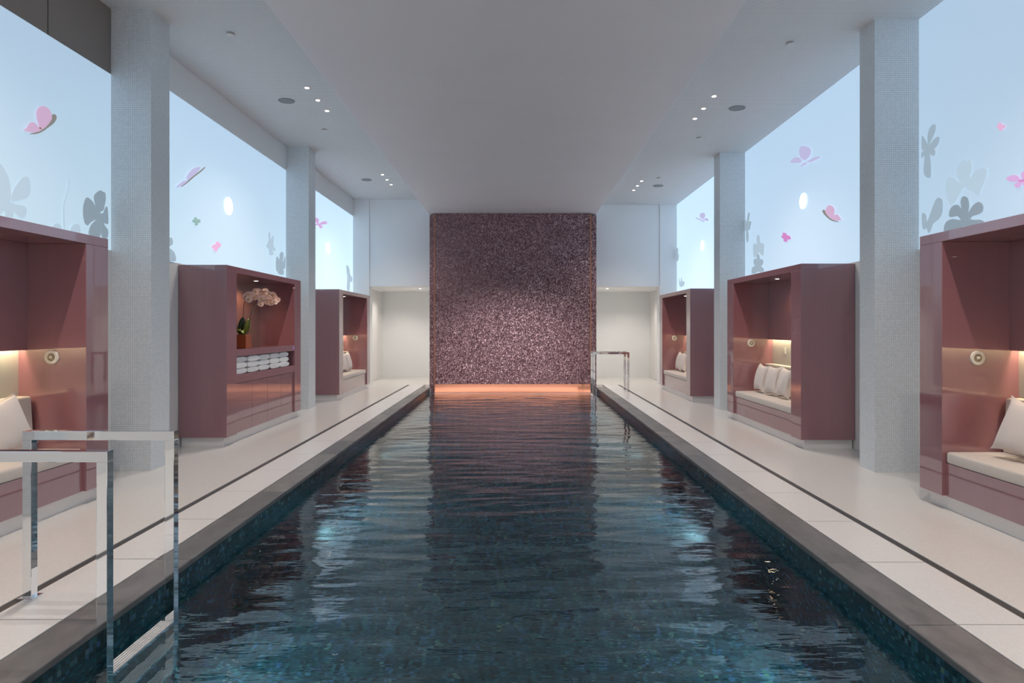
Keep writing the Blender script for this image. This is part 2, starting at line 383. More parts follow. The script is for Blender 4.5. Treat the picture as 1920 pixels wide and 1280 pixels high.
# ------------------------------------------------------------------ printed butterflies and flowers
def smooth_poly(p, n=3):
    o = []
    L = len(p)
    for i in range(L):
        a, b_, c, d = (Vector(p[(i+k-1) % L]) for k in range(4))
        for t in range(n):
            t /= n
            o.append(.5*((2*b_)+(c-a)*t+(2*a-5*b_+4*c-d)*t*t+(3*b_-a-3*c+d)*t**3))
    return o
DECALS = [
('butterfly','bf_a',-4.235,[
('wing','pink',[(6.11,3.483),(6.054,3.45),(6.029,3.401),(6.032,3.347),(6.054,3.304),(6.073,3.271),(6.11,3.276),(6.154,3.317),(6.2,3.37),(6.225,3.414),(6.209,3.458),(6.167,3.484)]),
('wing','pink',[(5.968,3.295),(5.933,3.27),(5.907,3.228),(5.873,3.196),(5.945,3.202),(6.023,3.224),(6.086,3.252),(6.073,3.265),(6.039,3.282),(6.01,3.296)]),
('rear_wing','taupe',[(6.251,3.454),(6.222,3.428),(6.225,3.406),(6.2,3.364),(6.118,3.284),(6.039,3.231),(5.953,3.192),(5.968,3.19),(6.039,3.216),(6.11,3.259),(6.176,3.312),(6.242,3.365),(6.28,3.417),(6.281,3.446)]),
('body','brown',[(6.058,3.277),(6.078,3.28),(6.081,3.267),(6.058,3.263)]),
]),
('flower','fl_a_dark',-4.235,[
('petal','shade',[(6.956,2.897),(6.883,2.851),(6.859,2.809),(6.873,2.755),(6.9,2.703),(6.945,2.679),(7.008,2.703),(7.03,2.758),(7.051,2.826),(7.04,2.889),(6.998,2.893)]),
('petal','shade',[(6.743,2.784),(6.713,2.75),(6.69,2.685),(6.688,2.611),(6.708,2.54),(6.753,2.51),(6.802,2.549),(6.873,2.585),(6.945,2.615),(6.956,2.694),(6.883,2.719),(6.832,2.76),(6.782,2.782)]),
('petal','shade',[(6.883,2.58),(6.822,2.533),(6.786,2.478),(6.786,2.422),(6.945,2.418),(6.962,2.529),(6.945,2.622)]),
('petal','shade',[(6.97,2.53),(6.991,2.428),(7.073,2.426),(7.09,2.509),(7.03,2.552),(7.008,2.594),(6.945,2.622)]),
('petal','shade',[(7.073,2.752),(7.04,2.727),(7.013,2.678),(6.935,2.652),(6.945,2.603),(7.019,2.582),(7.086,2.576),(7.09,2.665)]),
]),
('flower','fl_a_pale',-4.235,[
('petal','pale',[(5.87,2.792),(5.811,2.731),(5.753,2.645),(5.736,2.568),(5.782,2.572),(5.885,2.612),(5.945,2.651),(5.961,2.719),(5.953,2.783),(5.923,2.809)]),
('petal','pale',[(5.739,2.543),(5.811,2.545),(5.885,2.548),(5.915,2.515),(5.892,2.452),(5.84,2.443),(5.782,2.471),(5.746,2.507)]),
('petal','pale',[(5.6,2.84),(5.655,2.812),(5.704,2.75),(5.725,2.671),(5.725,2.566),(5.655,2.532),(5.546,2.553),(5.52,2.69)]),
('petal','pale',[(5.586,2.53),(5.669,2.54),(5.746,2.549),(5.756,2.435),(5.683,2.413),(5.655,2.47),(5.586,2.418)]),
]),
('curved_flower','stem_a',-4.235,[
('stalk','pale',[(6.466,2.9),(6.457,2.809),(6.403,2.681),(6.392,2.597),(6.398,2.428),(6.412,2.43),(6.405,2.599),(6.415,2.683),(6.467,2.811),(6.475,2.901)]),
]),
('leaf_motif','bud_a',-4.235,[
('leaf','pale',[(6.251,2.424),(6.268,2.449),(6.298,2.462),(6.345,2.455),(6.366,2.426),(6.319,2.411)]),
('leaf','pale',[(6.493,2.424),(6.515,2.469),(6.57,2.498),(6.627,2.492),(6.636,2.42),(6.552,2.414)]),
]),
('butterfly','bf_b',-4.235,[
('wing','lilac',[(8.78,3.405),(8.775,3.436),(8.834,3.501),(8.943,3.578),(9.084,3.637),(9.147,3.646),(9.113,3.604),(8.999,3.519),(8.875,3.445),(8.821,3.408)]),
('wing','lilac',[(8.497,3.242),(8.598,3.315),(8.714,3.376),(8.786,3.383),(8.754,3.355),(8.649,3.301)]),
('rear_wing','taupe',[(8.807,3.396),(8.957,3.49),(9.141,3.597),(9.273,3.678),(9.282,3.672),(9.156,3.587),(8.971,3.48),(8.78,3.36),(8.649,3.288),(8.644,3.293),(8.767,3.37)]),
]),
('butterfly','bf_green',-4.235,[
('wing','green',[(8.977,2.944),(9.041,2.959),(9.047,2.933),(9.038,2.91),(8.993,2.915)]),
('wing','green',[(8.932,2.895),(8.949,2.917),(9.022,2.913),(9.019,2.889),(8.957,2.877)]),
('wing','green',[(9.027,2.919),(9.098,2.945),(9.147,2.933),(9.136,2.904),(9.07,2.89),(9.016,2.895)]),
('wing','green',[(9.005,2.88),(9.013,2.899),(9.055,2.897),(9.075,2.871),(9.041,2.853),(9.005,2.851)]),
]),
('butterfly','bf_pink',-4.235,[
('wing','rose',[(9.622,2.7),(9.693,2.721),(9.739,2.707),(9.716,2.672),(9.654,2.661)]),
('wing','rose',[(9.496,2.631),(9.581,2.669),(9.648,2.663),(9.619,2.626),(9.533,2.609)]),
('wing','rose',[(9.645,2.667),(9.759,2.705),(9.782,2.677),(9.742,2.643),(9.654,2.633)]),
('wing','rose',[(9.555,2.594),(9.603,2.638),(9.677,2.636),(9.667,2.589),(9.597,2.572)]),
]),
('flower','fl_b_pale',-4.235,[
('petal','pale',[(11.716,3.15),(11.788,3.108),(11.788,3.022),(11.885,3.104),(11.944,3.077),(11.934,2.936),(12.033,2.877),(11.983,2.836),(11.885,2.86),(11.934,2.778),(11.74,2.749),(11.693,2.838),(11.575,2.876),(11.645,2.952),(11.693,3.009),(11.669,3.075)]),
]),
('flower','fl_b_dark',-4.235,[
('petal','mid',[(12.237,2.793),(12.289,2.852),(12.394,2.873),(12.437,2.814),(12.394,2.719),(12.341,2.641),(12.263,2.67)]),
('petal','mid',[(12.109,2.762),(12.058,2.686),(12.058,2.544),(12.134,2.489),(12.211,2.558),(12.368,2.626),(12.237,2.703)]),
('petal','mid',[(12.211,2.54),(12.289,2.6),(12.394,2.628),(12.437,2.468),(12.16,2.464)]),
('petal','mid',[(12.448,2.724),(12.529,2.805),(12.529,2.603),(12.448,2.578),(12.341,2.641)]),
]),
('leaf_motif','leaf_b',-4.235,[
('leaf','mid',[(8.301,2.59),(8.398,2.603),(8.43,2.564),(8.41,2.518),(8.301,2.493)]),
('leaf','mid',[(8.301,2.462),(8.422,2.452),(8.484,2.409),(8.504,2.334),(8.386,2.312),(8.301,2.316)]),
]),
('butterfly','bf_c1',4.165,[
('wing','lilac',[(9.997,4.145),(10.049,4.093),(9.997,3.997),(9.9,3.932),(9.804,3.913),(9.691,3.937),(9.654,3.983),(9.691,4.048),(9.804,4.102),(9.9,4.133)]),
('wing','lilac',[(10.358,4.002),(10.261,4.038),(10.138,4.029),(10.017,3.986),(9.958,3.922),(10.057,3.926)]),
('wing','lilac',[(9.785,3.876),(9.672,3.876),(9.527,3.872),(9.368,3.848),(9.385,3.829),(9.527,3.832),(9.672,3.844)]),
('wing','lilac',[(9.978,3.849),(9.938,3.876),(9.861,3.879),(9.773,3.853),(9.804,3.844),(9.9,3.847)]),
]),
('butterfly','bf_c2',4.165,[
('wing','pink',[(9.065,3.122),(9.141,3.121),(9.191,3.069),(9.147,3.001),(9.033,2.945),(8.953,2.977),(8.943,3.041),(8.985,3.093)]),
('wing','pink',[(9.001,2.937),(8.937,2.967),(8.859,2.968),(8.797,2.922),(8.761,2.883),(8.859,2.888),(8.953,2.91)]),
('rear_wing','taupe',[(9.282,3.092),(9.231,3.091),(9.187,3.046),(9.114,2.988),(9.017,2.932),(8.921,2.898),(8.843,2.878),(8.859,2.872),(9.033,2.92),(9.181,2.999),(9.265,3.059)]),
]),
('butterfly','bf_c3',4.165,[
('wing','magenta',[(10.673,2.979),(10.583,2.967),(10.517,2.94),(10.561,2.911),(10.641,2.931)]),
('wing','magenta',[(10.718,2.932),(10.65,2.941),(10.535,2.899),(10.57,2.869),(10.686,2.902)]),
('wing','magenta',[(10.597,2.916),(10.452,2.914),(10.366,2.868),(10.396,2.843),(10.539,2.865)]),
('wing','magenta',[(10.628,2.868),(10.561,2.894),(10.487,2.832),(10.539,2.825),(10.606,2.839)]),
]),
('flower','fl_c1',4.165,[
('petal','mid',[(12.238,3.569),(12.203,3.523),(12.238,3.428),(12.292,3.351),(12.34,3.383),(12.328,3.462),(12.292,3.537)]),
('petal','mid',[(12.191,3.4),(12.121,3.369),(12.162,3.315),(12.203,3.251),(12.34,3.265),(12.37,3.347)]),
('petal','mid',[(12.461,3.483),(12.358,3.406),(12.31,3.317),(12.461,3.329),(12.523,3.411),(12.536,3.464)]),
('petal','mid',[(12.523,3.328),(12.37,3.33),(12.322,3.278),(12.492,3.262)]),
('petal','mid',[(12.328,3.3),(12.262,3.169),(12.262,3.088),(12.31,3.033),(12.37,3.102),(12.37,3.265)]),
]),
('flower','fl_c2',4.165,[
('petal','paler',[(11.755,3.1),(11.7,3.054),(11.673,2.954),(11.577,2.933),(11.498,2.894),(11.498,2.8),(11.55,2.71),(11.657,2.75),(11.765,2.791),(11.932,2.721),(12.017,2.779),(12.029,2.939),(11.96,2.98),(11.848,2.937),(11.859,3.055),(11.804,3.097)]),
]),
('flower','fl_c3',4.165,[
('petal','mid',[(11.765,2.772),(11.7,2.707),(11.7,2.63),(11.755,2.548),(11.82,2.622),(11.848,2.732)]),
('petal','mid',[(11.711,2.631),(11.63,2.671),(11.535,2.633),(11.55,2.577),(11.657,2.539),(11.782,2.541)]),
('petal','mid',[(11.989,2.677),(11.904,2.704),(11.82,2.641),(11.755,2.558),(11.904,2.575),(11.989,2.628)]),
('petal','mid',[(12.075,2.547),(11.96,2.576),(11.793,2.561),(11.711,2.515),(11.82,2.456),(12.075,2.457)]),
('petal','mid',[(11.782,2.541),(11.603,2.534),(11.524,2.499),(11.508,2.45),(11.711,2.453)]),
]),
('flower','fl_d1',4.165,[
('petal','mid',[(6.817,3.53),(6.793,3.508),(6.798,3.46),(6.834,3.41),(6.875,3.376),(6.9,3.332),(6.922,3.414),(6.908,3.481),(6.867,3.525)]),
('petal','mid',[(6.753,3.387),(6.732,3.372),(6.745,3.326),(6.793,3.289),(6.85,3.284),(6.908,3.309),(6.842,3.367),(6.785,3.386)]),
('petal','mid',[(7.019,3.462),(6.985,3.442),(6.942,3.389),(6.892,3.325),(6.908,3.299),(6.985,3.319),(7.019,3.328)]),
('petal','mid',[(6.883,3.313),(6.817,3.281),(6.798,3.251),(6.809,3.219),(6.842,3.222),(6.883,3.257),(6.925,3.304)]),
('petal','mid',[(6.934,3.326),(6.897,3.296),(6.883,3.222),(6.87,3.118),(6.875,3.019),(6.908,3.014),(6.959,3.047),(6.985,3.104),(6.971,3.224),(6.959,3.292)]),
('petal','mid',[(7.019,3.297),(6.968,3.31),(6.925,3.304),(6.985,3.258),(7.019,3.246)]),
]),
('flower','fl_d2',4.165,[
('petal','shade',[(6.353,2.722),(6.31,2.695),(6.292,2.632),(6.303,2.578),(6.334,2.486),(6.367,2.533),(6.396,2.622),(6.406,2.68),(6.388,2.719)]),
('petal','shade',[(6.476,2.665),(6.432,2.647),(6.388,2.593),(6.339,2.519),(6.374,2.488),(6.446,2.551),(6.505,2.556),(6.569,2.566),(6.573,2.615),(6.535,2.656)]),
('petal','shade',[(6.167,2.634),(6.12,2.614),(6.101,2.571),(6.12,2.534),(6.18,2.521),(6.248,2.519),(6.303,2.486),(6.367,2.487),(6.332,2.537),(6.29,2.567),(6.234,2.612)]),
('petal','shade',[(6.65,2.438),(6.642,2.5),(6.596,2.532),(6.52,2.537),(6.446,2.518),(6.346,2.493),(6.367,2.449),(6.446,2.428),(6.55,2.424)]),
('petal','shade',[(6.346,2.511),(6.221,2.482),(6.14,2.47),(6.094,2.44),(6.221,2.432),(6.36,2.439),(6.381,2.489)]),
]),
('flower','fl_d3',4.165,[
('petal','faint',[(6.36,3.063),(6.317,3.039),(6.276,3.052),(6.262,3.012),(6.255,2.955),(6.276,2.905),(6.303,2.819),(6.388,2.808),(6.432,2.874),(6.464,2.937),(6.464,3.004),(6.425,3.041)]),
('petal','faint',[(6.565,2.95),(6.491,2.915),(6.432,2.864),(6.374,2.815),(6.446,2.735),(6.535,2.671),(6.596,2.725),(6.63,2.809),(6.627,2.886),(6.604,2.949)]),
('petal','faint',[(6.167,2.93),(6.062,2.91),(6.062,2.839),(6.114,2.761),(6.167,2.691),(6.221,2.728),(6.332,2.806),(6.262,2.883)]),
]),
('leaf_motif','leaf_d',4.165,[
('leaf','mid',[(6.737,2.783),(6.689,2.752),(6.681,2.692),(6.692,2.616),(6.753,2.566),(6.834,2.539),(6.867,2.489),(6.908,2.459),(6.942,2.545),(6.9,2.61),(6.834,2.709),(6.785,2.77)]),
('leaf','mid',[(7.016,2.669),(6.954,2.649),(6.937,2.575),(6.925,2.522),(7.002,2.513)]),
]),
('butterfly','bf_d1',4.165,[
('wing','rose',[(5.886,3.27),(5.862,3.25),(5.868,3.23),(5.892,3.242)]),
('wing','rose',[(5.913,3.252),(5.88,3.242),(5.868,3.216),(5.898,3.219)]),
('wing','rose',[(5.88,3.234),(5.826,3.231),(5.82,3.208),(5.85,3.203),(5.874,3.212)]),
('wing','rose',[(5.888,3.213),(5.868,3.219),(5.85,3.199),(5.868,3.19)]),
]),
('butterfly','bf_d2',4.165,[
('wing','orchid',[(5.802,2.765),(5.755,2.78),(5.697,2.773),(5.663,2.751),(5.635,2.712),(5.686,2.714),(5.755,2.733)]),
('wing','orchid',[(5.703,2.697),(5.674,2.704),(5.629,2.706),(5.638,2.671),(5.674,2.662),(5.697,2.675)]),
('wing','orchid',[(5.629,2.76),(5.607,2.78),(5.563,2.778),(5.542,2.732),(5.58,2.708),(5.613,2.711)]),
('wing','orchid',[(5.618,2.704),(5.574,2.69),(5.542,2.667),(5.563,2.647),(5.596,2.662)]),
('body','magenta',[(5.657,2.718),(5.6,2.714),(5.574,2.703),(5.6,2.7),(5.641,2.706)]),
]),
('butterfly','bf_e',-4.235,[
('wing','orchid',[(14.378,3.812),(14.551,3.832),(14.645,3.807),(14.618,3.755),(14.573,3.703),(14.415,3.731),(14.335,3.75)]),
('wing','orchid',[(14.579,3.709),(14.831,3.788),(15.063,3.848),(15.272,3.856),(15.242,3.817),(15.005,3.768),(14.774,3.722)]),
('wing','orchid',[(14.595,3.706),(14.774,3.717),(14.917,3.711),(14.831,3.657),(14.746,3.645),(14.662,3.665)]),
('wing','orchid',[(14.335,3.667),(14.579,3.717),(14.662,3.713),(14.579,3.689),(14.335,3.648)]),
]),
('leaf_motif','leaf_e',-4.235,[
('leaf','paler',[(17.064,3.063),(17.294,3.027),(17.45,2.849),(17.65,2.787),(17.61,2.668),(17.434,2.676),(17.372,2.452),(17.102,2.456),(17.14,2.75),(17.064,2.932)]),
]),
('butterfly','bf_f',4.165,[
('wing','lilac',[(15.294,4.07),(15.102,4.029),(15.057,3.969),(15.102,3.932),(15.197,3.913),(15.393,3.97),(15.492,4.031),(15.446,4.077)]),
('wing','lilac',[(15.23,3.9),(15.133,3.897),(14.945,3.902),(14.76,3.814),(14.945,3.84)]),
('wing','lilac',[(15.854,4.063),(15.764,4.039),(15.393,3.944),(15.133,3.859),(15.165,3.846),(15.393,3.913),(15.764,4.015)]),
]),
('leaf_motif','leaf_f1',4.165,[
('leaf','mid',[(17.732,3.565),(17.593,3.508),(17.619,3.429),(17.533,3.359),(17.593,3.243),(17.732,3.236)]),
]),
('leaf_motif','leaf_f2',4.165,[
('leaf','paler',[(17.491,2.766),(17.364,2.636),(17.239,2.768),(17.157,2.662),(16.954,2.649),(16.994,2.553),(17.322,2.533),(17.491,2.624)]),
]),
]
DL = {
'bf_a': 'large pink butterfly on the left panel above the near alcove', 'fl_a_dark': 'dark grey flower silhouette beside the near left column',
'fl_a_pale': 'large very pale flower silhouette on the near left panel', 'stem_a': 'thin pale curved stalk on the near left panel',
'bud_a': 'two small pale round petals just above the near left alcove', 'bf_b': 'narrow lilac butterfly seen edge-on, second left panel',
'bf_green': 'tiny green butterfly below the lilac one, left panel', 'bf_pink': 'tiny pink butterfly above the towel cabinet',
'fl_b_pale': 'pale upright flower above the right end of the towel cabinet', 'fl_b_dark': 'grey flower beside the second left column',
'leaf_b': 'two grey rounded petals peeking from behind the near left column', 'bf_c1': 'large lilac butterfly, highest on the middle right panel',
'bf_c2': 'pink butterfly with taupe wing edge, middle right panel', 'bf_c3': 'small magenta butterfly under the lamp of the middle right panel',
'fl_c1': 'slender grey flower touching the second right column', 'fl_c2': 'light grey flower, upper of two stacked by second right column',
'fl_c3': 'darker grey flower, lower of two stacked by second right column', 'fl_d1': 'long-petalled grey flower beside the near right column',
'fl_d2': 'dark grey six-petal flower right above the near right alcove', 'fl_d3': 'big faint flower behind the dark one, near right panel',
'leaf_d': 'tall grey leaf in the corner by the near right column', 'bf_d1': 'tiny pink butterfly high on the near right panel',
'bf_d2': 'orchid-pink butterfly at the right edge of the picture', 'bf_e': 'mauve butterfly on the far left panel by the column',
'leaf_e': 'faint tall leaf in the corner of the far left panel', 'bf_f': 'pale lilac butterfly on the far right panel',
'leaf_f1': 'grey petal half hidden at the end of the far right panel', 'leaf_f2': 'small pale tuft above the far right alcove'}
for kind, key, x, parts in DECALS:
    ys = [p[0] for q in parts for p in q[2]]; zs = [p[1] for q in parts for p in q[2]]
    c = Vector((x, sum(ys)/len(ys), sum(zs)/len(zs)))
    root = empty(kind, c); tag(root, DL[key], 'butterfly' if kind == 'butterfly' else 'flower print', 'butterflies on the panels' if kind == 'butterfly' else 'flower silhouettes on the panels')
    s = 1 if x < 0 else -1
    depth = {'fl_d3': -.004, 'fl_c2': -.004, 'fl_b_pale': -.004, 'fl_a_pale': -.003}.get(key, 0)
    for j, (pn, cn, pts) in enumerate(parts):
        b = MB(); P = smooth_poly(pts)
        x0 = (-.011 if kind != 'butterfly' else -.004)*s+depth*0; x1 = x0+s*(.007+depth+.0006*j)
        A = [b.bm.verts.new((x0, p[0]-c.y, p[1]-c.z)) for p in P]; B = [b.bm.verts.new((x1, p[0]-c.y, p[1]-c.z)) for p in P]
        b.bm.faces.new(A); b.bm.faces.new(B)
        for i in range(len(P)): b.bm.faces.new((A[i], A[(i+1) % len(P)], B[(i+1) % len(P)], B[i]))
        b.build(pn, E[cn], root)

# ------------------------------------------------------------------ mosaic end wall
mw = empty('mosaic_wall', (-.08, PEND, 0)); mw.location = (0, 0, 0); tag(mw, 'tall shimmering aubergine mosaic wall at the end of the pool', 'mosaic wall')
sub(mw, 'mosaic_face', (-2.06, PEND, .0), (1.87, PEND+.5, 4.395), 'glitter')
sub(mw, 'side_pier', (-2.203, PEND+.05, WATER-.3), (-2.085, PEND+.5, 4.36), 'glitter'); sub(mw, 'side_pier', (1.90, PEND+.05, WATER-.3), (jp-.004, PEND+.5, 4.36), 'glitter')
sub(mw, 'copper_strip', (-2.085, PEND-.01, WATER-.1), (-2.06, PEND+.4, 4.38), 'darkcopper'); sub(mw, 'copper_strip', (1.87, PEND-.01, WATER-.1), (1.90, PEND+.4, 4.38), 'darkcopper')
# curved copper apron at the foot
b = MB(); P = []
for k in range(9):
    a = k/8*math.pi/2; P.append((PEND-.12*(1-math.sin(a)), .09-.22*(math.cos(a))-.02))
ring = [b.bm.verts.new((-2.06, y, z)) for y, z in P]; ring2 = [b.bm.verts.new((1.87, y, z)) for y, z in P]
for k in range(8): b.bm.faces.new((ring[k], ring[k+1], ring2[k+1], ring2[k]))
ap = b.build('copper_apron', M['copper'], mw, smooth=True)
b = MB(); b.box((-2.0, 16.62, WATER-.16), (1.85, 16.70, WATER-.05)); b.build('light_channel', M['grate'], mw)  # invented channel beside the added uplight

# ------------------------------------------------------------------ lounge alcoves and the towel cabinet
LEN = 2.94; HT = 2.29; BOT = .115; ST = .31; TOP = .08
def shell(root, L, depth):
    h = L/2
    for s in (-1, 1):
        sub(root, 'side_panel', (0, s*(h-ST), BOT), (depth, s*h, HT-TOP), 'lacq', .003)
    sub(root, 'top_panel', (0, -h, HT-TOP), (depth, h, HT), 'lacq', .003)
    sub(root, 'back_panel', (depth-.02, -h+ST, BOT), (depth, h-ST, HT-TOP), 'lacqin')
    sub(root, 'plinth', (.06, -h+.05, 0), (depth-.01, h-.05, BOT), 'plinth')
def downl(root, x, y, z, name='downlight', power=NICHE_SPOT):
    b = MB(); b.lathe([(.03, 0), (.045, 0), (.045, -.006), (.03, -.004)], n=20); d = b.build(name, M['ring'], root, (x, y, z-.001))
    b = MB(); b.lathe([(.028, -.002), (.024, -.006)], n=16); b.build('lens', M['lampface'], d)
    lamp('downlight_beam', 'SPOT', (0, 0, -.02), power, WARM, d, spot_size=math.radians(145), spot_blend=.6, shadow_soft_size=.03)
    return d
def wall_disc(root, x, y, z, s):
    b = MB(); b.lathe([(.060, 0), (.060, .010), (.054, .016), (.034, .016), (.032, .010)], axis='Y', n=32)
    for v in b.bm.verts: v.co.y *= s
    d = b.build('wall_light', M['disc'], root, (x, y, z), smooth=True)
    b = MB(); b.lathe([(.032, .008), (.030, .018), (.022, .020), (.020, .012)], axis='Y', n=24)
    for v in b.bm.verts: v.co.y *= s
    b.build('inner_ring', M['discd'], d, smooth=True)
    b = MB(); b.box((-.014, .01, -.010), (.014, .024, .012), .004)
    for v in b.bm.verts: v.co.y *= s
    b.build('switch_knob', M['disc'], d, smooth=True)
def alcove(side, ymid, label):
    xf, dep = (-3.64, .605) if side == 'left' else (3.51, .665)
    root = empty('seating_alcove', (xf, ymid, 0), math.pi if side == 'left' else 0)
    tag(root, label, 'alcove seat', 'mauve seating alcoves')
    L = LEN; h = L/2; i = h-ST; s = -1 if side == 'left' else 1       # s: the local y direction of the far end
    shell(root, L, dep)
    sub(root, 'upper_back_panel', (dep-.105, -i, 1.31), (dep-.085, i, HT-TOP), 'lacq', .002)
    sub(root, 'lit_recess', (dep-.03, -i, .50), (dep-.02, i, 1.42), 'cream')
    sub(root, 'led_strip', (dep-.08, -i+.02, 1.385), (dep-.045, i-.02, 1.395), 'led')
    sub(root, 'seat_base', (.03, -i, BOT), (dep-.03, i, .385), 'lacq', .002)
    b = MB(); b.box((.025, -i+.012, .385), (dep-.15, i-.012, .48), .022, 4); b.build('seat_cushion', M['seat'], root, smooth=True)
    b = MB(); b.box((dep-.165, -i+.03, .478), (dep-.04, i-.03, .925), .02, 4)
    for v in b.bm.verts: v.co.x += (.925-v.co.z)*-.06+.0
    b.build('back_cushion', M['seat'], root, smooth=True)
    wall_disc(root, .29, s*i, 1.25, -s)
    b = MB(); b.box((-.004, -.035, -.045), (.004, .035, .045), .003); b.build('light_switch', M['disc'], root, (dep-.034, s*(i-.52), 1.14))
    downl(root, .27, 0, HT-TOP)
    return root
alcove('left', 4.62, 'mauve seating alcove on the left behind the near handrail')
alcove('left', 15.51, 'small-looking mauve alcove, far left beside the mosaic wall')
alcove('right', 4.47, 'mauve seating alcove cut by the right edge with one pillow')
alcove('right', 9.885, 'mauve seating alcove with three pillows, right side')
alcove('right', 15.25, 'far right mauve alcove next to the pool-end handrail')

YB0, YB1 = 8.58, 11.53; yb = (YB0+YB1)/2; dep = .605
root = empty('towel_cabinet', (-3.64, yb, 0), math.pi); tag(root, 'mauve lacquered cabinet with orchid niche, towel shelf and four doors', 'cabinet')
L = YB1-YB0; i = L/2-ST
shell(root, L, dep)
sub(root, 'counter', (.004, -i, 1.123), (dep-.02, i, 1.216), 'lacq', .002)
sub(root, 'towel_shelf', (.004, -i, .775), (dep-.02, i, .883), 'lacq', .002)
for k in range(4):
    w_ = 2*i/4; sub(root, 'door', (.024, -i+k*w_+.003, BOT+.005), (.045, -i+(k+1)*w_-.003, .765), 'lacq', .0015)
downl(root, .30, -.28, HT-TOP, power=15)
b = MB(); b.box((-.004, -.03, -.02), (.004, .03, .02), .002); b.build('violet_badge', M['badge'], root, (.002, -i+.06, 1.17))

# folded towels
def towel_mesh():
    b = MB(); n = 28; prof = []
    for k in range(n):
        a = 2*math.pi*k/n; c, s_ = math.cos(a), math.sin(a)
        prof.append((.206*math.copysign(abs(c)**.55, c), .0400*math.copysign(abs(s_)**.75, s_)))
    xs = [(-.2, .8), (-.19, .96), (-.17, 1), (.17, 1), (.19, .96), (.2, .8)]
    rings = []
    for q, (x, f) in enumerate(xs):
        rings.append([b.bm.verts.new((x, y*(.97+.03*f), z*f+.0015*math.sin(y*40+q))) for y, z in prof])
    for A, B in zip(rings, rings[1:]):
        for k in range(n): b.bm.faces.new((A[k], A[(k+1) % n], B[(k+1) % n], B[k]))
    b.bm.faces.new(rings[0][::-1]); b.bm.faces.new(rings[-1]); return b
t0 = None; ords = ('first', 'second', 'third', 'fourth', 'fifth')
for c in range(5):
    for r in range(3):
        y = 9.08+c*.425; z = .883+.0385+r*.0768
        loc = (-3.86+random.uniform(-.008, .008), y+random.uniform(-.003, .003), z)
        if t0 is None: o = t0 = towel_mesh().build('folded_towel', M['towel'], loc=loc, smooth=True)
        else: o = t0.copy(); COL.objects.link(o); o.location = loc
        o.scale = (1, random.uniform(.97, 1.02), 1); o.rotation_euler = (0, 0, random.uniform(-.02, .02))
        tag(o, 'folded white towel, %s of the %s stack from the left' % (('bottom', 'middle', 'top')[r], ords[c]), 'towel', 'white towels on the cabinet shelf')

# orchid
ox, oy, oz = -3.815, 9.47, 1.216
orc = empty('potted_orchid', (ox, oy, oz)); tag(orc, 'pale pink orchid in a square terracotta pot in the cabinet niche', 'plant')
b = MB(); b.prism([(-.105, -.105), (.105, -.105), (.105, .105), (-.105, .105)], 0, .185, .003); pot = b.build('pot', M['pot'], orc)
b = MB(); b.box((-.09, -.09, .15), (.09, .09, .188)); b.build('moss', M['leafd'], pot)
def leaf(pts, wmax, m):
    b = MB(); n = len(pts)*3; P = []
    pts = [Vector(p) for p in pts]
    for i in range(n+1):
        t = i/n*(len(pts)-1); k = min(int(t), len(pts)-2); P.append(pts[k].lerp(pts[k+1], t-k))
    d = (pts[-1]-pts[0]); sd = d.cross(Vector((-1, 1, .2))).normalized() if abs(d.z) > .05 else Vector((0, 0, 1)).cross(d).normalized()
    rows = []
    for i, p in enumerate(P):
        wd = wmax*math.sin(math.pi*min(.97, .08+.9*i/n))**.6
        rows.append([b.bm.verts.new(p-sd*wd+Vector((0, 0, .008))), b.bm.verts.new(p), b.bm.verts.new(p+sd*wd+Vector((0, 0, .008)))])
    for A, B in zip(rows, rows[1:]):
        for k in range(2): b.bm.faces.new((A[k], A[k+1], B[k+1], B[k]))
    o = b.build('leaf', m, orc, smooth=True); mo = o.modifiers.new('thick', 'SOLIDIFY'); mo.thickness = .003; return o
leaf([(-.02, 0, .18), (-.07, -.02, .30), (-.09, -.02, .42)], .022, M['leafg'])
leaf([(0, 0, .18), (.015, -.01, .31), (.03, -.01, .42)], .052, M['leafd'])
leaf([(.03, 0, .18), (.085, .0, .29), (.10, .02, .40)], .042, M['leafg'])
leaf([(0, -.02, .19), (-.06, -.05, .25), (-.12, -.08, .21)], .030, M['leafg'])
leaf([(0, -.02, .19), (.03, -.06, .25), (.07, -.10, .20)], .030, M['leafg'])
leaf([(.02, .02, .19), (.09, .06, .25), (.13, .10, .22)], .026, M['leafg'])
leaf([(-.01, -.02, .19), (-.01, -.06, .26), (.00, -.09, .24)], .026, M['leafg'])
def w2l(px, py, Y): return Vector(((px-968)*Y/1280-ox, Y-oy, 1.5+(614-py)*Y/1280-oz))
def stem(pts):
    P = [w2l(*p) for p in pts]; Q = []
    for k in range(len(P)-1):
        a, b_, c, d = P[max(k-1, 0)], P[k], P[k+1], P[min(k+2, len(P)-1)]
        for t in range(4):
            t /= 4; Q.append(.5*((2*b_)+(c-a)*t+(2*a-5*b_+4*c-d)*t*t+(3*b_-a-3*c+d)*t**3))
    Q.append(P[-1]); b = MB(); b.tube(Q, .0045, 6); b.build('stem', M['stem'], orc, smooth=True)
stem([(457, 628, 9.45), (456, 600, 9.45), (457.5, 572, 9.47), (462, 560, 9.52), (472, 552, 9.6), (485, 547, 9.7), (500, 547, 9.8), (512, 556, 9.9)])
stem([(464, 628, 9.47), (468, 605, 9.47), (472, 582, 9.5), (480, 572, 9.6), (492, 564, 9.75), (508, 562, 9.95), (522, 571, 10.1)])
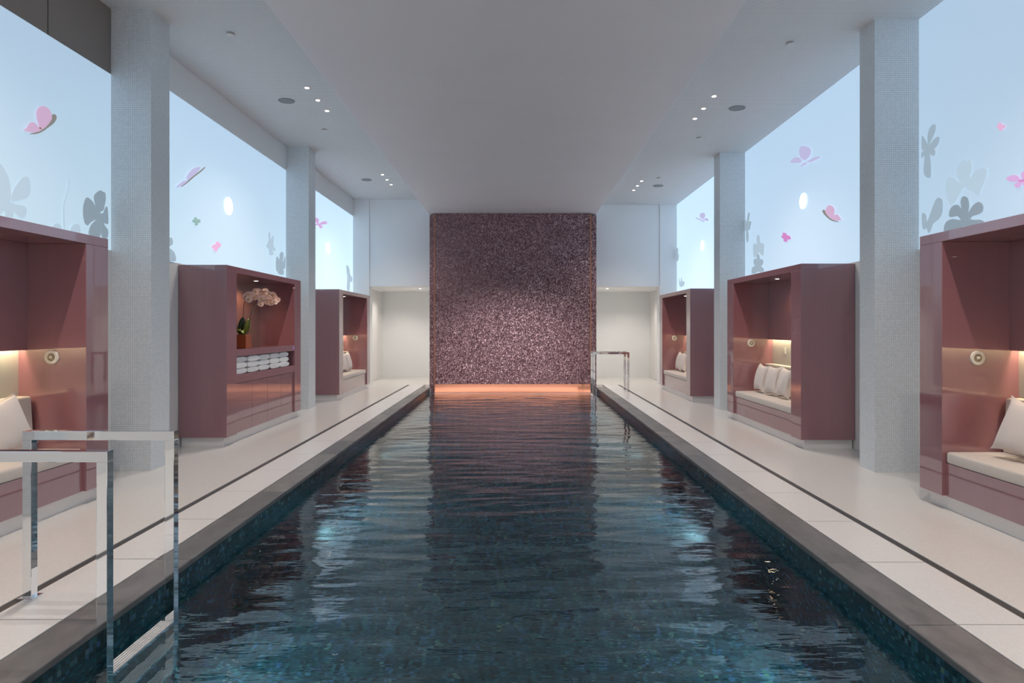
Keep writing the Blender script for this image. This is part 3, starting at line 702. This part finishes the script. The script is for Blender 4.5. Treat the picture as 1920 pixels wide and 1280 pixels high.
def blossom():
    b = MB()
    for k, (ang, ln, wd) in enumerate(((90, .045, .02), (18, .046, .032), (162, .046, .032), (-54, .042, .02), (-126, .042, .02))):
        a = math.radians(ang); d = Vector((math.cos(a), 0, math.sin(a))); s_ = Vector((-math.sin(a), 0, math.cos(a)))
        r = [b.bm.verts.new((0, 0, 0))]
        for f, g in ((.35, .75), (.7, 1), (1, .45)):
            for sg in (-1, 1): r.append(b.bm.verts.new(d*ln*f+s_*wd*g*sg+Vector((0, -.010*f*f+.002*k, 0))))
        b.bm.faces.new((r[0], r[1], r[2]))
        for q in (1, 3): b.bm.faces.new((r[q], r[q+2], r[q+3], r[q+1]))
    return b
pb = None
BL = [(200, 228), (228, 205), (232, 262), (275, 205), (318, 165), (325, 205), (300, 235), (385, 180), (432, 165), (470, 200), (445, 215), (380, 255), (420, 275), (458, 295), (500, 270), (535, 240), (525, 205), (578, 270), (375, 318), (545, 290), (350, 170), (495, 305)]
for k, (u, v) in enumerate(BL):
    Y = 9.5+(u-200)/390*.62+random.uniform(-.03, .03); p = w2l(430+u/6.4, 520+v/6.4, Y)
    if pb is None:
        o = pb = blossom().build('blossom', M['petal'], orc, smooth=True)
        b = MB(); b.lathe([(.002, -.016), (.011, -.010), (.012, -.002), (.004, .002)], axis='Y', n=8); lp = b.build('lip', M['lip'], pb, smooth=True)
    else:
        o = pb.copy(); COL.objects.link(o); q = lp.copy(); COL.objects.link(q); q.parent = o
    o.location = p; sc = random.uniform(.95, 1.2); o.scale = (sc,)*3
    o.rotation_euler = (random.uniform(-.3, .4), random.uniform(-.5, .5), random.uniform(.0, .9))

# pillows
def pillow_mesh(a=.225, th=.082):
    b = MB(); n = 14; g = {}
    for s in (1, -1):
        for i in range(n+1):
            for j in range(n+1):
                u, v = 2*i/n-1, 2*j/n-1
                edge = i in (0, n) or j in (0, n)
                if edge and s == -1: g[s, i, j] = g[1, i, j]; continue
                f = ((1-u*u)*(1-v*v))**.42
                pin = 1-.17*(1-abs(u)**2.2)*abs(v)**3; pin2 = 1-.17*(1-abs(v)**2.2)*abs(u)**3
                wr_ = .004*math.sin(7*u+3*v)*f
                g[s, i, j] = b.bm.verts.new((s*th*f+wr_, u*a*pin2, v*a*pin))
    for s in (1, -1):
        for i in range(n):
            for j in range(n):
                q = (g[s, i, j], g[s, i+1, j], g[s, i+1, j+1], g[s, i, j+1])
                b.bm.faces.new(q if s == 1 else q[::-1])
    return b
pm = None
def pillow(x, y, z, lean, roll, yaw, label, group=None):
    global pm
    if pm is None: o = pm = pillow_mesh().build('pillow', M['pillow'], smooth=True)
    else: o = pm.copy(); COL.objects.link(o)
    o.rotation_mode = 'QUATERNION'
    R = Matrix.Rotation(yaw, 3, 'Z') @ Matrix.Rotation(lean, 3, 'Y') @ Matrix.Rotation(roll, 3, 'X')
    o.rotation_quaternion = R.to_quaternion()
    lo_ = min((R @ v.co).z for v in o.data.vertices)
    o.location = (x, y, z-lo_); tag(o, label, 'pillow', group)
G = 'pillows in the seating alcoves'
pillow(3.86, 5.16, .477, .30, .16, .25, 'white pillow tilted on the bench at the right edge', G)
pillow(3.86, 10.72, .477, .20, .06, .0, 'white pillow nearest the orange side wall, middle right alcove', G)
pillow(3.86, 10.24, .477, .22, -.05, .05, 'white pillow in the middle of the row of three', G)
pillow(3.86, 9.78, .477, .20, .04, .0, 'white pillow partly hidden by the near frame, row of three', G)
pillow(3.86, 16.08, .477, .20, .05, .0, 'left white pillow of two in the far right alcove', G)
pillow(3.86, 15.66, .477, .20, -.04, .0, 'right white pillow of two in the far right alcove', G)
pillow(-3.97, 16.05, .477, -.20, .05, .0, 'white pillow in the far left alcove, beside the side wall', G)
pillow(-3.97, 15.62, .477, -.20, -.06, .0, 'white pillow half hidden in the far left alcove', G)
pillow(-3.98, 5.28, .477, -.28, .22, -.25, 'white pillow at the left edge above the near handrail', G)

# ------------------------------------------------------------------ pool ladders
def ladder(x0, x1, ya, yb_, label, side):
    root = empty('pool_ladder', (x0, ya, 0)); tag(root, label, 'pool ladder', 'polished pool ladders'); h = .929; t = .05
    s = 1 if x1 > x0 else -1
    for y in (ya, yb_):
        Y = y-ya
        b = MB(); b.box((0, Y, h-t), (x1-x0, Y+t, h), .0015, 1); b.build('top_bar', M['chrome'], root)
        b = MB(); b.box((0, Y, .012), (s*t, Y+t, h-t), .0015, 1); b.build('leg', M['chrome'], root)
        b = MB(); b.box((x1-x0-s*t, Y, -1.15), (x1-x0, Y+t, h-t), .0015, 1); b.build('leg', M['chrome'], root)
        b = MB(); b.box((-s*.02, Y-.02, .0), (s*(t+.02), Y+t+.02, .012), .002, 1); b.build('base_plate', M['chrome'], root)
    for k, z in enumerate((-.115, -.42, -.72)):
        wdt = .075
        b = MB(); b.box((x1-x0-s*wdt, t, z-.03), (x1-x0, yb_-ya, z-.006), .001, 1)
        st = b.build('step', M['chrome'], root)
        for q in range(5):
            b = MB(); xa = x1-x0-s*(.002+q*.0152); b.box((xa, t+.002, z-.007), (xa-s*.0085, yb_-ya-.002, z)); b.build('grip_bar', M['ring'], st)
ladder(-2.725, -1.888, 3.15, 3.765, 'polished steel pool ladder with twin handrails, near left corner', 'left')
ladder(2.635, 1.79, 15.9, 16.4, 'polished steel pool ladder by the mosaic wall', 'right')

# ------------------------------------------------------------------ ceiling fixtures
PLACE = ('nearest', 'middle', 'furthest')
def spot_row(x, z, ys, side, bay, seen=True):
    for k, y in enumerate(ys):
        b = MB(); b.lathe([(.032, 0), (.055, 0), (.055, -.005), (.034, -.003)], n=20)
        o = b.build('ceiling_downlight', M['ring'], loc=(x, y, z-.0005))
        tag(o, '%s of the three small downlights over the %s deck, %s' % (PLACE[k], side, bay), 'downlight', 'small downlights in the ceiling')
        b = MB(); b.lathe([(.030, -.001), (.026, -.007)], n=16); b.build('lens', M['lampface'], o)
        lamp('downlight_beam', 'SPOT', (0, 0, -.02), SPOT, DECK, o, spot_size=math.radians(115), spot_blend=.9, shadow_soft_size=.03)
spot_row(-2.92, CL, (4.1, 4.6, 5.1), 'left', 'above the near alcove'); spot_row(-2.915, CL, (9.51, 10.03, 10.52), 'left', 'near trio'); spot_row(-2.92, CL, (14.9, 15.42, 15.94), 'left', 'far trio')
for x, z in ((-2.92, CL), (2.735, CR)):  # unseen spots without fixtures, added behind the camera as fill light
    for y in (-1.6, -.6, .4): lamp('downlight_beam', 'SPOT', (x, y, z-.02), SPOT, DECK, None, spot_size=math.radians(115), spot_blend=.9, shadow_soft_size=.03)
spot_row(2.735, CR, (4.1, 4.6, 5.1), 'right', 'above the near alcove'); spot_row(2.735, CR, (9.44, 9.97, 10.45), 'right', 'near trio'); spot_row(2.735, CR, (14.9, 15.4, 15.9), 'right', 'far trio')
for x, y, z, lab in ((-3.384, 10.05, CL, 'near the first downlight trio, left'), (-3.385, 15.42, CL, 'near the far downlight trio, left'), (3.22, 9.95, CR, 'near the first downlight trio, right'), (3.2, 15.4, CR, 'near the far downlight trio, right')):
    b = MB(); b.lathe([(.112, 0), (.118, -.004), (.115, -.010), (.106, -.010), (.104, -.006)], n=36); o = b.build('ceiling_speaker', M['speaker'], loc=(x, y, z))
    tag(o, 'round grey ceiling speaker '+lab, 'speaker', 'round ceiling speakers')
    b = MB(); b.lathe([(.104, -.004), (.103, -.008)], n=36); b.build('grille', M['speaker'], o)
for x, y, z, lab in ((-3.25, 7.75, CL, 'beside the near left column'), (-3.246, 11.51, CL, 'beyond the left downlight trio'), (3.086, 7.67, CR, 'beside the near right column'), (3.09, 11.5, CR, 'beyond the right downlight trio'), (3.05, 14.58, CR, 'before the far right speaker'), (3.05, 17.55, CR, 'against the right end wall')):
    b = MB(); b.lathe([(.030, 0), (.030, -.012), (.045, -.014), (.048, -.020), (.040, -.024)], n=24); o = b.build('sprinkler_cap', M['ring'], loc=(x, y, z))
    tag(o, 'small white round sprinkler cap '+lab, 'sprinkler', 'ceiling sprinkler caps')
for x, side in ((-2.64, 'left'), (2.5, 'right')):
    b = MB(); b.lathe([(.03, 0), (.05, 0), (.05, -.005), (.032, -.003)], n=20); o = b.build('recess_downlight', M['ring'], loc=(x, 18.75, 2.5755))
    tag(o, 'small downlight in the low ceiling %s of the mosaic wall' % side, 'downlight', 'recess downlights')
    b = MB(); b.lathe([(.028, -.001), (.024, -.007)], n=16); b.build('lens', M['lampface'], o)
    lamp('downlight_beam', 'SPOT', (0, 0, -.02), 45, (1, .90, .80), o, spot_size=math.radians(140), spot_blend=.7, shadow_soft_size=.03)
    for xx in (3.3,):
        s = -1 if x < 0 else 1
        lamp('downlight_beam', 'SPOT', (s*.75, .6, -.03), 40, (1, .90, .80), o, spot_size=math.radians(140), spot_blend=.7, shadow_soft_size=.05)

# ------------------------------------------------------------------ underwater lamps
for side, f, s in (('left', li, 1), ('right', ri, -1)):
    for k, y in enumerate((4.3, 7.4, 10.8, 14.0)):
        x = f(y)-s*.02
        b = MB(); b.lathe([(.05, 0), (.09, 0), (.09, .012), (.052, .010)], axis='X', n=24)
        for v in b.bm.verts: v.co.x *= s
        o = b.build('underwater_lamp', M['chrome'], parent=basin, loc=(x, y, -.75))
        lamp('underwater_beam', 'SPOT', (s*.03, 0, 0), POOL_LAMP, (.35, .85, 1), o, rot=(0, -s*math.radians(66), 0), spot_size=math.radians(140), spot_blend=.8, shadow_soft_size=.06)
# linear uplight added in front of the mosaic wall to brighten its foot
lamp('wall_wash', 'AREA', (-.1, 16.72, WATER+.04), WALL_WASH, (1, .80, .78), mw, rot=(math.radians(180-38), 0, 0), shape='RECTANGLE', size=3.2, size_y=.05)

for x, y, z in ((-2.915, 10.54, CL), (2.735, 10.47, CR)):    # added spots beside the near trios, brightening the foot of the mosaic wall
    d = Vector((-.08, PEND, -.25))-Vector((x, y, z-.03))
    lamp('wall_spot', 'SPOT', (x, y, z-.03), WALL_FILL, (1, .90, .90), mw, rot=d.to_track_quat('-Z', 'Y').to_euler(), spot_size=math.radians(38), spot_blend=1, shadow_soft_size=.04)
